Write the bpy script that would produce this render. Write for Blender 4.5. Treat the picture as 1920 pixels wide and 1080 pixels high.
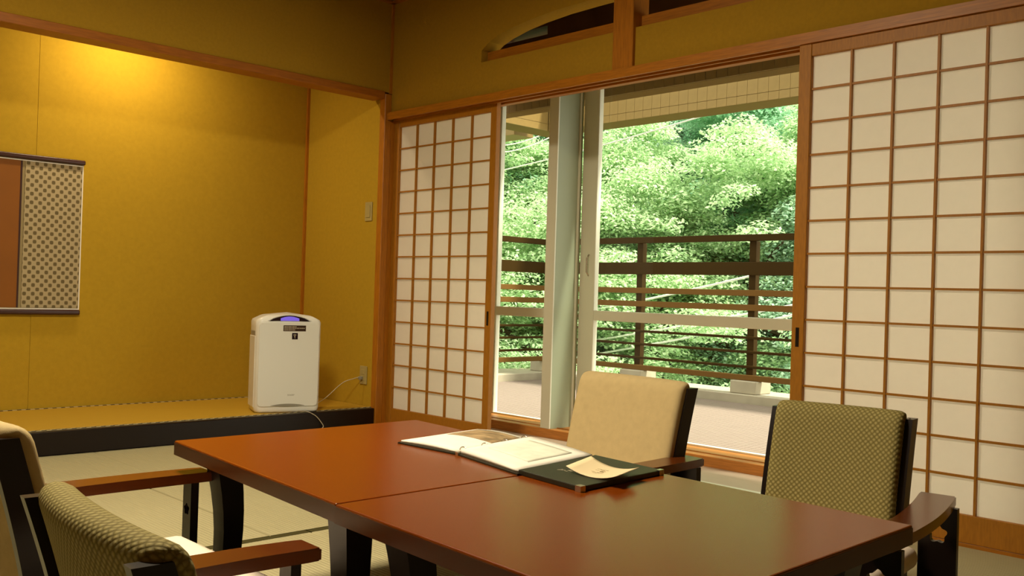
import bpy, bmesh, math, random
from mathutils import Vector, Matrix
import numpy as np

for o in list(bpy.data.objects):
    bpy.data.objects.remove(o, do_unlink=True)
scene = bpy.context.scene
COL = scene.collection
random.seed(7)

# ------------------------------------------------------------------ camera
CAM_H = .86
_f, _yaw, _pitch, _roll = 1798.1, math.radians(46.0589), math.radians(.3866), math.radians(1.7889)
_fw = Vector((-math.sin(_yaw) * math.cos(_pitch), math.cos(_yaw) * math.cos(_pitch), math.sin(_pitch)))
_r = Vector((math.cos(_yaw), math.sin(_yaw), 0))
_u = _r.cross(_fw)
_r, _u = _r * math.cos(_roll) + _u * math.sin(_roll), -_r * math.sin(_roll) + _u * math.cos(_roll)
cd = bpy.data.cameras.new('camera')
cd.sensor_width = 36
cd.lens = _f / 1920 * 36
cd.clip_start = .05
cd.clip_end = 300
cam = bpy.data.objects.new('camera', cd)
M = Matrix.Identity(4)
for i in range(3):
    M[i][0], M[i][1], M[i][2] = _r[i], _u[i], -_fw[i]
M[2][3] = CAM_H
cam.matrix_world = M
COL.objects.link(cam)
scene.camera = cam

# ------------------------------------------------------------------ world, sun, exposure
scene.view_settings.view_transform = 'Standard'
scene.view_settings.look = 'None'
scene.view_settings.gamma = 1
scene.view_settings.use_curve_mapping = False
scene.view_settings.exposure = 0.0
world = bpy.data.worlds.new('sky')
scene.world = world
world.use_nodes = True
bg = world.node_tree.nodes['Background']
bg.inputs['Color'].default_value = (1.0, .98, .84, 1)
bg.inputs['Strength'].default_value = 2.75
sl = bpy.data.lights.new('sun', 'SUN')
sl.energy = 11
sl.angle = math.radians(4)
sl.color = (1, .95, .80)
sun = bpy.data.objects.new('sun', sl)
sun.rotation_euler = Vector((.50, .20, 1.0)).to_track_quat('Z', 'Y').to_euler()
COL.objects.link(sun)

# ------------------------------------------------------------------ materials
MATS = {}
def mat(name, col, rough=.6, spec=.4, metal=0.0, noise=None, bump=None, trans=None, emit=None, coat=0.0):
    """noise=(scale, amount, (sx,sy,sz)); bump=(kind, scale, strength, axis)"""
    if name in MATS:
        return MATS[name]
    m = bpy.data.materials.new(name)
    m.use_nodes = True
    nt = m.node_tree
    b = nt.nodes['Principled BSDF']
    b.inputs['Base Color'].default_value = (*col, 1)
    b.inputs['Roughness'].default_value = rough
    b.inputs['Specular IOR Level'].default_value = spec
    b.inputs['Metallic'].default_value = metal
    b.inputs['Coat Weight'].default_value = coat
    tc = nt.nodes.new('ShaderNodeTexCoord')
    if noise:
        mp = nt.nodes.new('ShaderNodeMapping')
        mp.inputs['Scale'].default_value = noise[2]
        n = nt.nodes.new('ShaderNodeTexNoise')
        n.inputs['Scale'].default_value = noise[0]
        n.inputs['Detail'].default_value = 5
        nt.links.new(tc.outputs['Object'], mp.inputs['Vector'])
        nt.links.new(mp.outputs['Vector'], n.inputs['Vector'])
        r = nt.nodes.new('ShaderNodeMapRange')
        r.inputs['From Min'].default_value = .25
        r.inputs['From Max'].default_value = .75
        r.inputs['To Min'].default_value = 1 - noise[1]
        r.inputs['To Max'].default_value = 1 + noise[1]
        nt.links.new(n.outputs['Fac'], r.inputs['Value'])
        mx = nt.nodes.new('ShaderNodeMix')
        mx.data_type = 'RGBA'
        mx.blend_type = 'MULTIPLY'
        mx.inputs[0].default_value = 1
        mx.inputs[6].default_value = (*col, 1)
        nt.links.new(r.outputs['Result'], mx.inputs[7])
        nt.links.new(mx.outputs[2], b.inputs['Base Color'])
    if bump:
        kind, sc, st, ax = bump
        bp_ = nt.nodes.new('ShaderNodeBump')
        bp_.inputs['Strength'].default_value = st
        bp_.inputs['Distance'].default_value = .004
        if kind == 'wave':
            w = nt.nodes.new('ShaderNodeTexWave')
            w.bands_direction = ax
            w.inputs['Scale'].default_value = sc
            w.inputs['Distortion'].default_value = .3
            w.inputs['Detail'].default_value = 1
            nt.links.new(tc.outputs['Object'], w.inputs['Vector'])
            nt.links.new(w.outputs['Fac'], bp_.inputs['Height'])
        else:
            w = nt.nodes.new('ShaderNodeTexNoise')
            w.inputs['Scale'].default_value = sc
            w.inputs['Detail'].default_value = 4
            nt.links.new(tc.outputs['Object'], w.inputs['Vector'])
            nt.links.new(w.outputs['Fac'], bp_.inputs['Height'])
        nt.links.new(bp_.outputs['Normal'], b.inputs['Normal'])
    if trans is not None:
        t = nt.nodes.new('ShaderNodeBsdfTranslucent')
        t.inputs['Color'].default_value = (*trans[1], 1)
        ms = nt.nodes.new('ShaderNodeMixShader')
        ms.inputs[0].default_value = trans[0]
        nt.links.new(b.outputs[0], ms.inputs[1])
        nt.links.new(t.outputs[0], ms.inputs[2])
        nt.links.new(ms.outputs[0], nt.nodes['Material Output'].inputs['Surface'])
    if emit:
        b.inputs['Emission Color'].default_value = (*emit[0], 1)
        b.inputs['Emission Strength'].default_value = emit[1]
    MATS[name] = m
    return m

WALL = mat('sand_plaster_wall', (.39, .222, .016), .9, .15, noise=(60, .06, (1, 1, 1)), bump=('noise', 400, .25, 0))
TOKO = mat('alcove_wall_paper', (.46, .29, .020), .9, .15, noise=(40, .05, (1, 1, 1)), bump=('noise', 300, .2, 0))
CEIL = mat('ceiling_board', (.10, .045, .018), .7, .3, noise=(4, .25, (1, 20, 1)))
WOODX = mat('cedar_wood_lengthwise', (.41, .145, .008), .45, .4, noise=(6, .22, (2, 30, 30)))
WOODY = mat('cedar_wood_crosswise', (.35, .112, .008), .45, .4, noise=(6, .22, (30, 2, 30)))
WOODZ = mat('cedar_wood_upright', (.41, .145, .008), .45, .4, noise=(6, .22, (30, 30, 2)))
SHOJIW = mat('shoji_cypress_wood', (.38, .15, .010), .5, .35, noise=(8, .15, (20, 20, 3)))
DARKW = mat('black_lacquer_wood', (.008, .0035, .0025), .33, .35)
TATAMI = mat('tatami_rush', (.41, .365, .205), .6, .35, noise=(8, .08, (1, 40, 1)), bump=('wave', 21, .55, 'Y'))
TOKOTAT = mat('alcove_tatami_rush', (.50, .30, .024), .55, .3, noise=(8, .06, (40, 1, 1)), bump=('wave', 26, .3, 'X'))
HERI = mat('tatami_border_cloth', (.055, .046, .012), .8, .2)
PAPER = mat('shoji_paper', (.86, .82, .75), .85, .1, noise=(30, .03, (1, 1, 1)), trans=(.60, (.97, .90, .80)))
ALU = mat('champagne_aluminium', (.72, .71, .56), .42, .5, .1)
PANEL = mat('sage_white_panel', (.34, .38, .25), .4, .35)
SILLW = mat('sill_pine_wood', (.49, .19, .036), .4, .4, noise=(5, .25, (2, 30, 30)))
BOARD = mat('veranda_floor_board', (.48, .37, .26), .4, .4, noise=(5, .12, (2, 25, 25)))
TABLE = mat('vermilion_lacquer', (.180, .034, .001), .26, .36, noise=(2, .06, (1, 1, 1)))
TABLESHADE = mat('vermilion_lacquer_shaded', (.066, .013, .001), .3, .3)  # same lacquer darkened, shade of the slab sides put into the colour
ARMW = mat('brown_lacquer_arm', (.105, .023, .003), .22, .45)
CREAM = mat('cream_chair_fabric', (.51, .39, .19), .85, .2, noise=(40, .06, (1, 1, 1)), bump=('noise', 700, .3, 0))
PINK = mat('pale_seat_fabric', (.86, .73, .60), .9, .2, noise=(30, .03, (1, 1, 1)), bump=('noise', 600, .2, 0))
WHITEP = mat('white_gloss_plastic', (.82, .82, .76), .22, .5)
GREYP = mat('grey_plastic', (.30, .28, .22), .4, .4)
DARKLENS = mat('dark_display_lens', (.02, .01, .015), .1, .5)
GLOW = mat('violet_indicator', (.1, .08, .3), .3, .4, emit=((.16, .10, .62), .9))
STICKER = mat('brown_sticker', (.045, .020, .008), .5, .3)
PRINTL = mat('pale_print', (.60, .52, .38), .7, .2)
PLATE = mat('switch_plate_plastic', (.42, .34, .13), .4, .4)
CORDM = mat('pale_cord_rubber', (.55, .48, .34), .5, .3)
PAGE = mat('white_page', (.90, .86, .76), .7, .2, noise=(14, .05, (1, 1, 1)))
PAGE2 = mat('cream_paper', (.82, .68, .42), .7, .2)
LEATHER = mat('black_leatherette', (.020, .020, .011), .4, .45, bump=('noise', 500, .3, 0))
SILVER = mat('bright_metal', (.6, .55, .45), .25, .5, .9)
PRINTG = mat('faint_green_print', (.80, .81, .68), .7, .2, noise=(30, .10, (1, 1, 1)))
INK = mat('grey_ink', (.46, .38, .22), .7, .2)
SCROLLC = mat('scroll_brown_paper', (.25, .085, .006), .5, .3, noise=(3, .10, (1, 1, 1)))
SCROLLB = mat('scroll_border_cloth', (.30, .24, .12), .8, .2)
MAROON = mat('dark_scroll_rod', (.045, .012, .006), .35, .5)
RAILM = mat('brown_painted_rail', (.034, .018, .003), .6, .06)
RAILW = mat('tan_railing_slat', (.135, .068, .016), .6, .08)
CONC = mat('pale_concrete', (.38, .335, .245), .85, .2, noise=(9, .10, (1, 1, 1)))
DECKM = mat('deck_board_wood', (.228, .176, .143), .7, .25, noise=(5, .12, (2, 40, 1)))
TILE = mat('beige_wall_tile', (.21, .135, .038), .6, .3, noise=(20, .06, (1, 1, 1)))
GROUT = mat('tile_grout', (.17, .11, .032), .9, .1)
HILL = mat('wooded_slope_soil', (.035, .055, .020), .95, .1, noise=(.8, .5, (1, 1, 1)))
BARK = mat('tree_bark', (.07, .05, .03), .9, .1)
CABLE = mat('pale_cable_sheath', (.75, .75, .68), .5, .3)
LAMPW = mat('lamp_diffuser', (.8, .7, .5), .5, .2, emit=((1, .72, .34), 6))

def fabric_dots(name, c1, c2, scale):
    m = bpy.data.materials.new(name)
    m.use_nodes = True
    nt = m.node_tree
    b = nt.nodes['Principled BSDF']
    b.inputs['Roughness'].default_value = .8
    b.inputs['Specular IOR Level'].default_value = .25
    uv = nt.nodes.new('ShaderNodeUVMap')
    mp = nt.nodes.new('ShaderNodeMapping')
    mp.inputs['Rotation'].default_value = (0, 0, math.radians(45))
    mp.inputs['Scale'].default_value = (scale, scale, scale)
    vo = nt.nodes.new('ShaderNodeTexVoronoi')
    vo.inputs['Randomness'].default_value = 0.0
    vo.inputs['Scale'].default_value = 1.0
    nt.links.new(uv.outputs[0], mp.inputs[0])
    nt.links.new(mp.outputs[0], vo.inputs['Vector'])
    cr = nt.nodes.new('ShaderNodeValToRGB')
    cr.color_ramp.elements[0].position = .18
    cr.color_ramp.elements[0].color = (*c1, 1)
    cr.color_ramp.elements[1].position = .50
    cr.color_ramp.elements[1].color = (*c2, 1)
    nt.links.new(vo.outputs['Distance'], cr.inputs[0])
    nt.links.new(cr.outputs[0], b.inputs['Base Color'])
    bu = nt.nodes.new('ShaderNodeBump')
    bu.invert = True
    bu.inputs['Strength'].default_value = .6
    bu.inputs['Distance'].default_value = .004
    nt.links.new(vo.outputs['Distance'], bu.inputs['Height'])
    nt.links.new(bu.outputs[0], b.inputs['Normal'])
    return m
OLIVE = fabric_dots('olive_dotted_fabric', (.37, .31, .115), (.18, .142, .038), 92)

def checker_strip(name, c1, c2, scale):
    m = bpy.data.materials.new(name)
    m.use_nodes = True
    nt = m.node_tree
    b = nt.nodes['Principled BSDF']
    b.inputs['Roughness'].default_value = .8
    tc = nt.nodes.new('ShaderNodeTexCoord')
    ck = nt.nodes.new('ShaderNodeTexChecker')
    ck.inputs['Scale'].default_value = scale
    ck.inputs['Color1'].default_value = (*c1, 1)
    ck.inputs['Color2'].default_value = (*c2, 1)
    nt.links.new(tc.outputs['Object'], ck.inputs['Vector'])
    nt.links.new(ck.outputs[0], b.inputs['Base Color'])
    return m
BEAD = checker_strip('beaded_border_cloth', (.50, .42, .22), (.045, .03, .012), 42)

def scroll_pattern():
    m = bpy.data.materials.new('scroll_lattice_cloth')
    m.use_nodes = True
    nt = m.node_tree
    b = nt.nodes['Principled BSDF']
    b.inputs['Roughness'].default_value = .7
    tc = nt.nodes.new('ShaderNodeTexCoord')
    sp = nt.nodes.new('ShaderNodeSeparateXYZ')
    nt.links.new(tc.outputs['Object'], sp.inputs[0])
    def sin_of(out, k):
        a = nt.nodes.new('ShaderNodeMath'); a.operation = 'MULTIPLY'; a.inputs[1].default_value = k
        s = nt.nodes.new('ShaderNodeMath'); s.operation = 'SINE'
        nt.links.new(out, a.inputs[0]); nt.links.new(a.outputs[0], s.inputs[0])
        return s.outputs[0]
    k = 2 * math.pi / .046
    mu = nt.nodes.new('ShaderNodeMath'); mu.operation = 'MULTIPLY'
    nt.links.new(sin_of(sp.outputs['Y'], k), mu.inputs[0])
    nt.links.new(sin_of(sp.outputs['Z'], k * .93), mu.inputs[1])
    cr = nt.nodes.new('ShaderNodeValToRGB')
    cr.color_ramp.elements[0].position = .12
    cr.color_ramp.elements[0].color = (.42, .34, .19, 1)
    cr.color_ramp.elements[1].position = .30
    cr.color_ramp.elements[1].color = (.13, .095, .032, 1)
    nt.links.new(mu.outputs[0], cr.inputs[0])
    nt.links.new(cr.outputs[0], b.inputs['Base Color'])
    return m
LATTICE = scroll_pattern()

def glass_mat():
    m = bpy.data.materials.new('window_glass')
    m.use_nodes = True
    nt = m.node_tree
    nt.nodes.remove(nt.nodes['Principled BSDF'])
    t = nt.nodes.new('ShaderNodeBsdfTransparent')
    t.inputs[0].default_value = (.97, .98, .96, 1)
    g = nt.nodes.new('ShaderNodeBsdfGlossy')
    g.inputs['Roughness'].default_value = .02
    fr = nt.nodes.new('ShaderNodeFresnel')
    fr.inputs[0].default_value = 1.38
    ge = nt.nodes.new('ShaderNodeNewGeometry')     # reflect on the outer faces only
    inv = nt.nodes.new('ShaderNodeMath'); inv.operation = 'SUBTRACT'; inv.inputs[0].default_value = 1
    nt.links.new(ge.outputs['Backfacing'], inv.inputs[1])
    mul = nt.nodes.new('ShaderNodeMath'); mul.operation = 'MULTIPLY'
    nt.links.new(inv.outputs[0], mul.inputs[0])
    nt.links.new(fr.outputs[0], mul.inputs[1])
    ms = nt.nodes.new('ShaderNodeMixShader')
    nt.links.new(mul.outputs[0], ms.inputs[0])
    nt.links.new(t.outputs[0], ms.inputs[1])
    nt.links.new(g.outputs[0], ms.inputs[2])
    nt.links.new(ms.outputs[0], nt.nodes['Material Output'].inputs['Surface'])
    return m
GLASS = glass_mat()

def leaf_mat(name, c1, c2):
    m = bpy.data.materials.new(name)
    m.use_nodes = True
    nt = m.node_tree
    b = nt.nodes['Principled BSDF']
    b.inputs['Roughness'].default_value = .5
    b.inputs['Specular IOR Level'].default_value = .3
    ge = nt.nodes.new('ShaderNodeNewGeometry')
    cr = nt.nodes.new('ShaderNodeValToRGB')
    cr.color_ramp.elements[0].color = (*c1, 1)
    cr.color_ramp.elements[1].color = (*c2, 1)
    nt.links.new(ge.outputs['Random Per Island'], cr.inputs[0])
    nt.links.new(cr.outputs[0], b.inputs['Base Color'])
    t = nt.nodes.new('ShaderNodeBsdfTranslucent')
    nt.links.new(cr.outputs[0], t.inputs[0])
    ms = nt.nodes.new('ShaderNodeMixShader')
    ms.inputs[0].default_value = .45
    nt.links.new(b.outputs[0], ms.inputs[1])
    nt.links.new(t.outputs[0], ms.inputs[2])
    nt.links.new(ms.outputs[0], nt.nodes['Material Output'].inputs['Surface'])
    return m
LEAFA = leaf_mat('maple_leaf_pale', (.38, .58, .30), (.68, .82, .52))
LEAFB = leaf_mat('maple_leaf_green', (.25, .52, .31), (.50, .73, .51))
LEAFC = leaf_mat('leaf_bluish_green', (.27, .46, .31), (.54, .70, .53))

# ------------------------------------------------------------------ builders
def obj(name, bm, m, parent=None, loc=(0, 0, 0), smooth=False):
    me = bpy.data.meshes.new(name)
    bmesh.ops.recalc_face_normals(bm, faces=bm.faces)
    bm.to_mesh(me)
    bm.free()
    if m:
        me.materials.append(m)
    if smooth:
        for p in me.polygons:
            p.use_smooth = True
    o = bpy.data.objects.new(name, me)
    COL.objects.link(o)
    o.location = loc
    if parent:
        o.parent = parent
    return o

def inst(src, name, parent=None, loc=(0, 0, 0), rot=(0, 0, 0), scale=(1, 1, 1)):
    o = bpy.data.objects.new(name, src.data)
    COL.objects.link(o)
    o.location = loc
    o.rotation_euler = rot
    o.scale = scale
    if parent:
        o.parent = parent
    return o

def bx(x0, x1, y0, y1, z0, z1, bev=0.0, seg=1, bm=None):
    b = bmesh.new()
    vs = [b.verts.new((x, y, z)) for x in (x0, x1) for y in (y0, y1) for z in (z0, z1)]
    for f in ((0, 1, 3, 2), (4, 6, 7, 5), (0, 4, 5, 1), (2, 3, 7, 6), (0, 2, 6, 4), (1, 5, 7, 3)):
        b.faces.new([vs[i] for i in f])
    if bev:
        bmesh.ops.bevel(b, geom=list(b.edges), offset=bev, segments=seg, profile=.5, affect='EDGES')
    if bm is None:
        return b
    me = bpy.data.meshes.new('tmp')
    b.to_mesh(me)
    b.free()
    bm.from_mesh(me)
    bpy.data.meshes.remove(me)
    return bm

def prism(pts, axis, a0, a1, bm=None, bev=0.0):
    """extrude a 2D polygon along axis (0,1,2) from a0 to a1"""
    b = bm or bmesh.new()
    def P(p, a):
        if axis == 0: return (a, p[0], p[1])
        if axis == 1: return (p[0], a, p[1])
        return (p[0], p[1], a)
    v0 = [b.verts.new(P(p, a0)) for p in pts]
    v1 = [b.verts.new(P(p, a1)) for p in pts]
    b.faces.new(v0)
    b.faces.new(list(reversed(v1)))
    n = len(pts)
    for i in range(n):
        b.faces.new((v0[i], v1[i], v1[(i + 1) % n], v0[(i + 1) % n]))
    if bev:
        bmesh.ops.bevel(b, geom=list(b.edges), offset=bev, segments=2, profile=.5, affect='EDGES')
    return b

def tube(pts, rad, seg=8, bm=None, flat=1.0):
    b = bm or bmesh.new()
    pts = [Vector(p) for p in pts]
    n = len(pts)
    rads = rad if isinstance(rad, (list, tuple)) else [rad] * n
    rings = []
    for i, p in enumerate(pts):
        d = (pts[min(i + 1, n - 1)] - pts[max(i - 1, 0)]).normalized()
        a = Vector((0, 0, 1)) if abs(d.z) < .9 else Vector((1, 0, 0))
        s = d.cross(a).normalized()
        t = s.cross(d)
        rings.append([b.verts.new(p + rads[i] * (math.cos(2 * math.pi * k / seg) * s + flat * math.sin(2 * math.pi * k / seg) * t)) for k in range(seg)])
    for i in range(n - 1):
        for k in range(seg):
            b.faces.new((rings[i][k], rings[i][(k + 1) % seg], rings[i + 1][(k + 1) % seg], rings[i + 1][k]))
    b.faces.new(rings[0])
    b.faces.new(list(reversed(rings[-1])))
    return b

def smooth_curve(pts, n=8):
    P = [Vector(p) for p in pts]
    P = [P[0] * 2 - P[1]] + P + [P[-1] * 2 - P[-2]]
    out = []
    for i in range(1, len(P) - 2):
        for k in range(n):
            t = k / n
            a, b, c, d = P[i - 1], P[i], P[i + 1], P[i + 2]
            out.append(.5 * ((2 * b) + (c - a) * t + (2 * a - 5 * b + 4 * c - d) * t * t + (3 * b - a - 3 * c + d) * t ** 3))
    out.append(P[-2])
    return out

def empty(name, loc=(0, 0, 0), rz=0.0):
    o = bpy.data.objects.new(name, None)
    o.empty_display_size = .1
    COL.objects.link(o)
    o.location = loc
    o.rotation_euler = (0, 0, rz)
    return o

def tag(o, label=None, cat=None, group=None, kind=None):
    if label: o['label'] = label
    if cat: o['category'] = cat
    if group: o['group'] = group
    if kind: o['kind'] = kind
    return o

def struct(name, bm, m, label=None, parent=None):
    o = obj(name, bm, m, parent)
    if parent is None:
        o['kind'] = 'structure'
        if label: o['label'] = label
    return o

def wpart(name, bm, m, parent, smooth=False):
    """a part whose mesh is written in world coordinates, under an unrotated root"""
    l = parent.location
    return obj(name, bm, m, parent, (-l.x, -l.y, -l.z), smooth)

# ------------------------------------------------------------------ room constants
XT, YW, ZC = -4.933, 3.637, 2.686     # alcove front plane, window wall plane, ceiling
XR, YB = 2.2, -2.3                    # unseen right and near walls
XB = -5.84                            # alcove back wall
YV = 4.2                              # front of the window sill
YG = 4.45                             # window glass line

# floor with tatami mats
fl = struct('floor', bx(XB - .1, XR, YB, YW - .02, -.12, -.03), BOARD, 'tatami floor of the room')
strips = [(-4.933, -3.962), (-3.962, -2.945), (-2.945, -1.93), (-1.93, -.915), (-.915, .1), (.1, 1.115), (1.115, 2.13)]
for k, (a, b) in enumerate(strips):
    cuts = [YW - .03, 1.862, .05, -1.75] if k == 0 else [YW - .03, 1.72 if k % 2 else 1.86, -.10, -1.9]
    for j in range(3):
        y1, y0 = cuts[j], cuts[j + 1]
        t = obj('tatami_mat', bx(a + .0015, b - .0015, y0 + .002, y1 - .002, -.03, 0, .004), TATAMI, fl)
        if k > 0:
            obj('border_band', bx(a + .002, a + .032, y0 + .003, y1 - .003, -.02, .0015), HERI, t)
            obj('border_band', bx(b - .003 - .003, b - .002, y0 + .003, y1 - .003, -.02, .0012), HERI, t)

# ceiling with cornice
struct('ceiling', bx(XB - .1, XR + .1, YB - .1, YG + .13, ZC, ZC + .08), CEIL, 'dark wooden ceiling')
struct('trim_1', bx(XT, XT + .03, YB, YW, ZC - .012, ZC), WOODY, 'dark cornice strip along the alcove side')
struct('trim_2', bx(XT, XR, YW - .03, YW, ZC - .012, ZC), WOODX, 'dark cornice strip along the window wall')

# window wall above the lintel with an arched transom opening
KT = 1.981
arch = [(-4.085, 2.245), (-4.02, 2.285), (-3.94, 2.311), (-3.81, 2.338), (-3.67, 2.355), (-3.49, 2.368), (-3.30, 2.372), (-3.027, 2.374)]
arch = arch + [(-6.054 - x, z) for x, z in reversed(arch[:-1])]
bm = bmesh.new()
y0, y1 = YW, YW + .11
bx(XT - .1, arch[0][0], y0, y1, KT - .01, ZC, bm=bm)
bx(arch[-1][0], XR, y0, y1, KT - .01, ZC, bm=bm)
bx(arch[0][0], arch[-1][0], y0, y1, KT - .01, 2.178, bm=bm)
for (xa, za), (xb, zb) in zip(arch[:-1], arch[1:]):
    prism([(xa, za), (xb, zb), (xb, ZC), (xa, ZC)], 1, y0, y1, bm)
struct('wall_back', bm, WALL, 'sand plaster wall above the sliding screens')
bm = bmesh.new()
bx(-1.12, XR, YW + .06, YW + .11, 0, KT - .01, bm=bm)
struct('wall_back_right', bm, WALL, 'plaster wall beyond the right screen')
struct('trim_3', bx(arch[0][0] + .004, arch[-1][0] - .004, YW + .045, YW + .095, 2.179, 2.243), WOODX, 'reddish wooden rail at the foot of the arched transom')
struct('trim_4', bx(-3.09, -2.963, YW - .022, YW + .10, KT, ZC - .012, .003), WOODZ, 'wooden post standing on the lintel')
# lintel with two grooves
kb = 1.936
bm = bmesh.new()
bx(XT + .004, XR, YW - .035, YW + .115, kb + .012, KT, bm=bm)
for a, b in ((YW - .035, YW - .022), (YW + .018, YW + .030), (YW + .075, YW + .115)):
    bx(XT + .004, XR, a, b, kb, kb + .0125, bm=bm)
struct('trim_5', bm, WOODX, 'grooved wooden lintel over the sliding screens')
# sill on the floor
bm = bmesh.new()
bx(XT + .004, XR, YW - .03, YW + .13, -.05, .004, bm=bm)
for a, b in ((YW - .03, YW - .022), (YW + .018, YW + .030), (YW + .075, YW + .13)):
    bx(XT + .004, XR, a, b, .004, .010, bm=bm)
struct('trim_6', bm, WOODX, 'grooved wooden sill under the sliding screens')

# alcove side: upper wall, header, corner post
struct('wall_left', bx(XT - .10, XT, YB, YW, 2.112, ZC), WALL, 'sand plaster wall above the alcove opening')
struct('trim_7', bx(XT - .115, XT + .008, YB, 3.584, 2.068, 2.114, .002), WOODY, 'reddish wooden header over the alcove')
struct('trim_8', bx(XT - .044, XT + .012, 3.585, YW - .001, 0, 2.10, .003), WOODZ, 'reddish wooden corner post of the alcove')
struct('trim_9', bx(XT - .004, XT + .012, YW - .016, YW - .0005, 2.105, ZC - .013), WOODZ, 'thin dark strip in the upper corner of the room')
struct('trim_17', bx(XT - .05, XT + .0075, YW + .0005, YW + .115, 0, 1.935), WOODZ, 'wooden jamb strip beside the left screen')
# alcove recess
wl = struct('wall_alcove_back', bx(XB - .05, XB - .004, YB, 3.70, 0, ZC), TOKO, 'ochre back wall of the alcove')
for a, b in ((YB, -.02), (-.018, 1.824), (1.826, 3.599)):
    obj('wall_panel', bx(XB - .004, XB, a, b, .12, ZC - .05), TOKO, wl)
struct('wall_alcove_side', bx(XB, XT - .045, 3.60, 3.70, 0, ZC), TOKO, 'ochre side wall of the alcove')
struct('ceiling_alcove', bx(XB, XT - .10, YB, 3.60, 2.56, 2.60), CEIL, 'ceiling of the alcove')
struct('trim_10', bx(XB, XB + .018, 3.582, 3.60, .12, 2.56), WOODZ, 'slim wooden strip in the alcove corner')
# raised alcove platform
al = empty('alcove_platform', (XT - .4, 1.0, 0))
tag(al, 'raised alcove floor with black lacquered front edge and golden tatami', 'platform')
wpart('core', bx(XB + .002, XT - .10, YB, 3.599, 0, .100), DARKW, al)
wpart('front_beam', bx(XT - .10, XT + .002, YB, 3.584, 0, .118, .004), DARKW, al)
wpart('tatami_surface', bx(XB + .002, XT - .045, YB, 3.595, .100, .1195), TOKOTAT, al)
wpart('front_border', bx(XT - .055, XT - .032, YB, 3.59, .100, .1215), BEAD, al)
wpart('back_border', bx(XB + .003, XB + .026, YB, 3.58, .10, .1215), BEAD, al)

# unseen room sides
struct('wall_right', bx(XR, XR + .1, YB - .1, YG + .12, 0, ZC), WALL, 'plaster wall on the right')
struct('wall_front', bx(XB - .1, XR + .1, YB - .1, YB, 0, ZC), WALL, 'plaster wall behind the viewer')

# ------------------------------------------------------------------ veranda strip and window
struct('floor_veranda', bx(XT - .1, XR, YW + .13, YV, -.12, 0), BOARD, 'pale boards of the narrow strip before the window')
struct('wall_veranda_left', bx(XT - .12, XT - .001, YW + .116, YG + .12, 0, ZC), WALL, 'plaster end wall of the window strip')
struct('trim_11', bx(XT, XR, YW + .16, YW + .20, -.02, .003), ALU, 'grey strip in the boards before the window')
# transom band above the window
bm = bmesh.new()
bx(XT, XR, YG - .03, YG + .12, 2.185, 2.548, bm=bm)
bx(XT, XR, YG - .03, YG + .12, 2.605, ZC, bm=bm)
bx(XT, -4.80, YG - .03, YG + .12, 2.548, 2.605, bm=bm)
bx(-4.33, XR, YG - .03, YG + .12, 2.548, 2.605, bm=bm)
struct('wall_window_head', bm, CEIL, 'dark panelled band over the window')
w = empty('window_3', (-4.56, YG, 2.548)); w['kind'] = 'structure'; w['label'] = 'narrow transom window behind the arched opening'
wpart('window_frame', bx(-4.80, -4.33, YG, YG + .03, 2.548, 2.558), ALU, w)
wpart('pane', bx(-4.79, -4.34, YG + .03, YG + .036, 2.558, 2.604), GLASS, w)
# wooden sill under the window, with two tracks
struct('trim_12', bx(XT, XR, YV, YG + .035, -.06, .054, .003), SILLW, 'deep orange wooden sill board of the window')
struct('trim_13', bx(XT, XR, YV + .07, YV + .082, .0535, .058), WOODX, 'dark track strip on the window sill')
# pillar between the windows, its side lit by the daylight
struct('wall_column', bx(-4.065, -4.0, YV + .012, YG - .022, .0545, 2.40), PANEL, 'sage white wall pillar between the two windows')

def window(name, x0, x1, label, latch=False, fl=.06, fr=.042):
    y = YG
    w = empty(name, ((x0 + x1) / 2, y, .054))
    w['kind'] = 'structure'; w['label'] = label
    zb, zt = .055, 2.184
    wpart('window_stile', bx(x0, x0 + fl, y - .02, y + .02, zb, zt, .003), ALU, w)
    wpart('window_stile', bx(x1 - fr, x1, y - .02, y + .02, zb, zt, .003), ALU, w)
    wpart('head_rail', bx(x0 + fl, x1 - fr, y - .02, y + .02, 2.165, zt), ALU, w)
    wpart('foot_rail', bx(x0 + fl, x1 - fr, y - .02, y + .02, zb, zb + .008), ALU, w)
    wpart('mid_rail', bx(x0 + fl, x1 - fr, y - .022, y + .02, .718, .778, .003), ALU, w)
    wpart('pane', bx(x0 + fl, x1 - fr, y - .003, y + .003, .779, 2.164), GLASS, w)
    wpart('pane', bx(x0 + fl, x1 - fr, y - .003, y + .003, zb + .009, .717), GLASS, w)
    if latch:
        wpart('latch', tube([(x0 + .075, y - .022, .99), (x0 + .075, y - .04, 1.01), (x0 + .075, y - .04, 1.10), (x0 + .075, y - .022, 1.12)], .005, 6), SILVER, w)
    return w
window('window_1', -4.87, -4.07, 'narrow glazed window left of the wall pillar', fl=.125)
window('window_2', -3.998, -2.10, 'wide glazed window right of the wall pillar', True, fl=.125)
window('window_4', -2.08, .2, 'glazed window behind the right screen')
struct('wall_window_right', bx(.2, XR, YG - .03, YG + .12, .055, 2.185), WALL, 'wall right of the windows')
struct('wall_window_left', bx(XT, -4.87, YG - .03, YG + .12, .055, 2.185), WALL, 'wall left of the windows')
struct('trim_14', bx(-4.075, -3.998, YV, YV + .0115, .0545, 2.40, .002), ALU, 'aluminium cover strip on the front of the wall pillar')
struct('trim_15', bx(-3.9995, -3.992, YG - .060, YG - .046, .0545, 2.184), ALU, 'thin vertical moulding on the side of the wall pillar')

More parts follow.
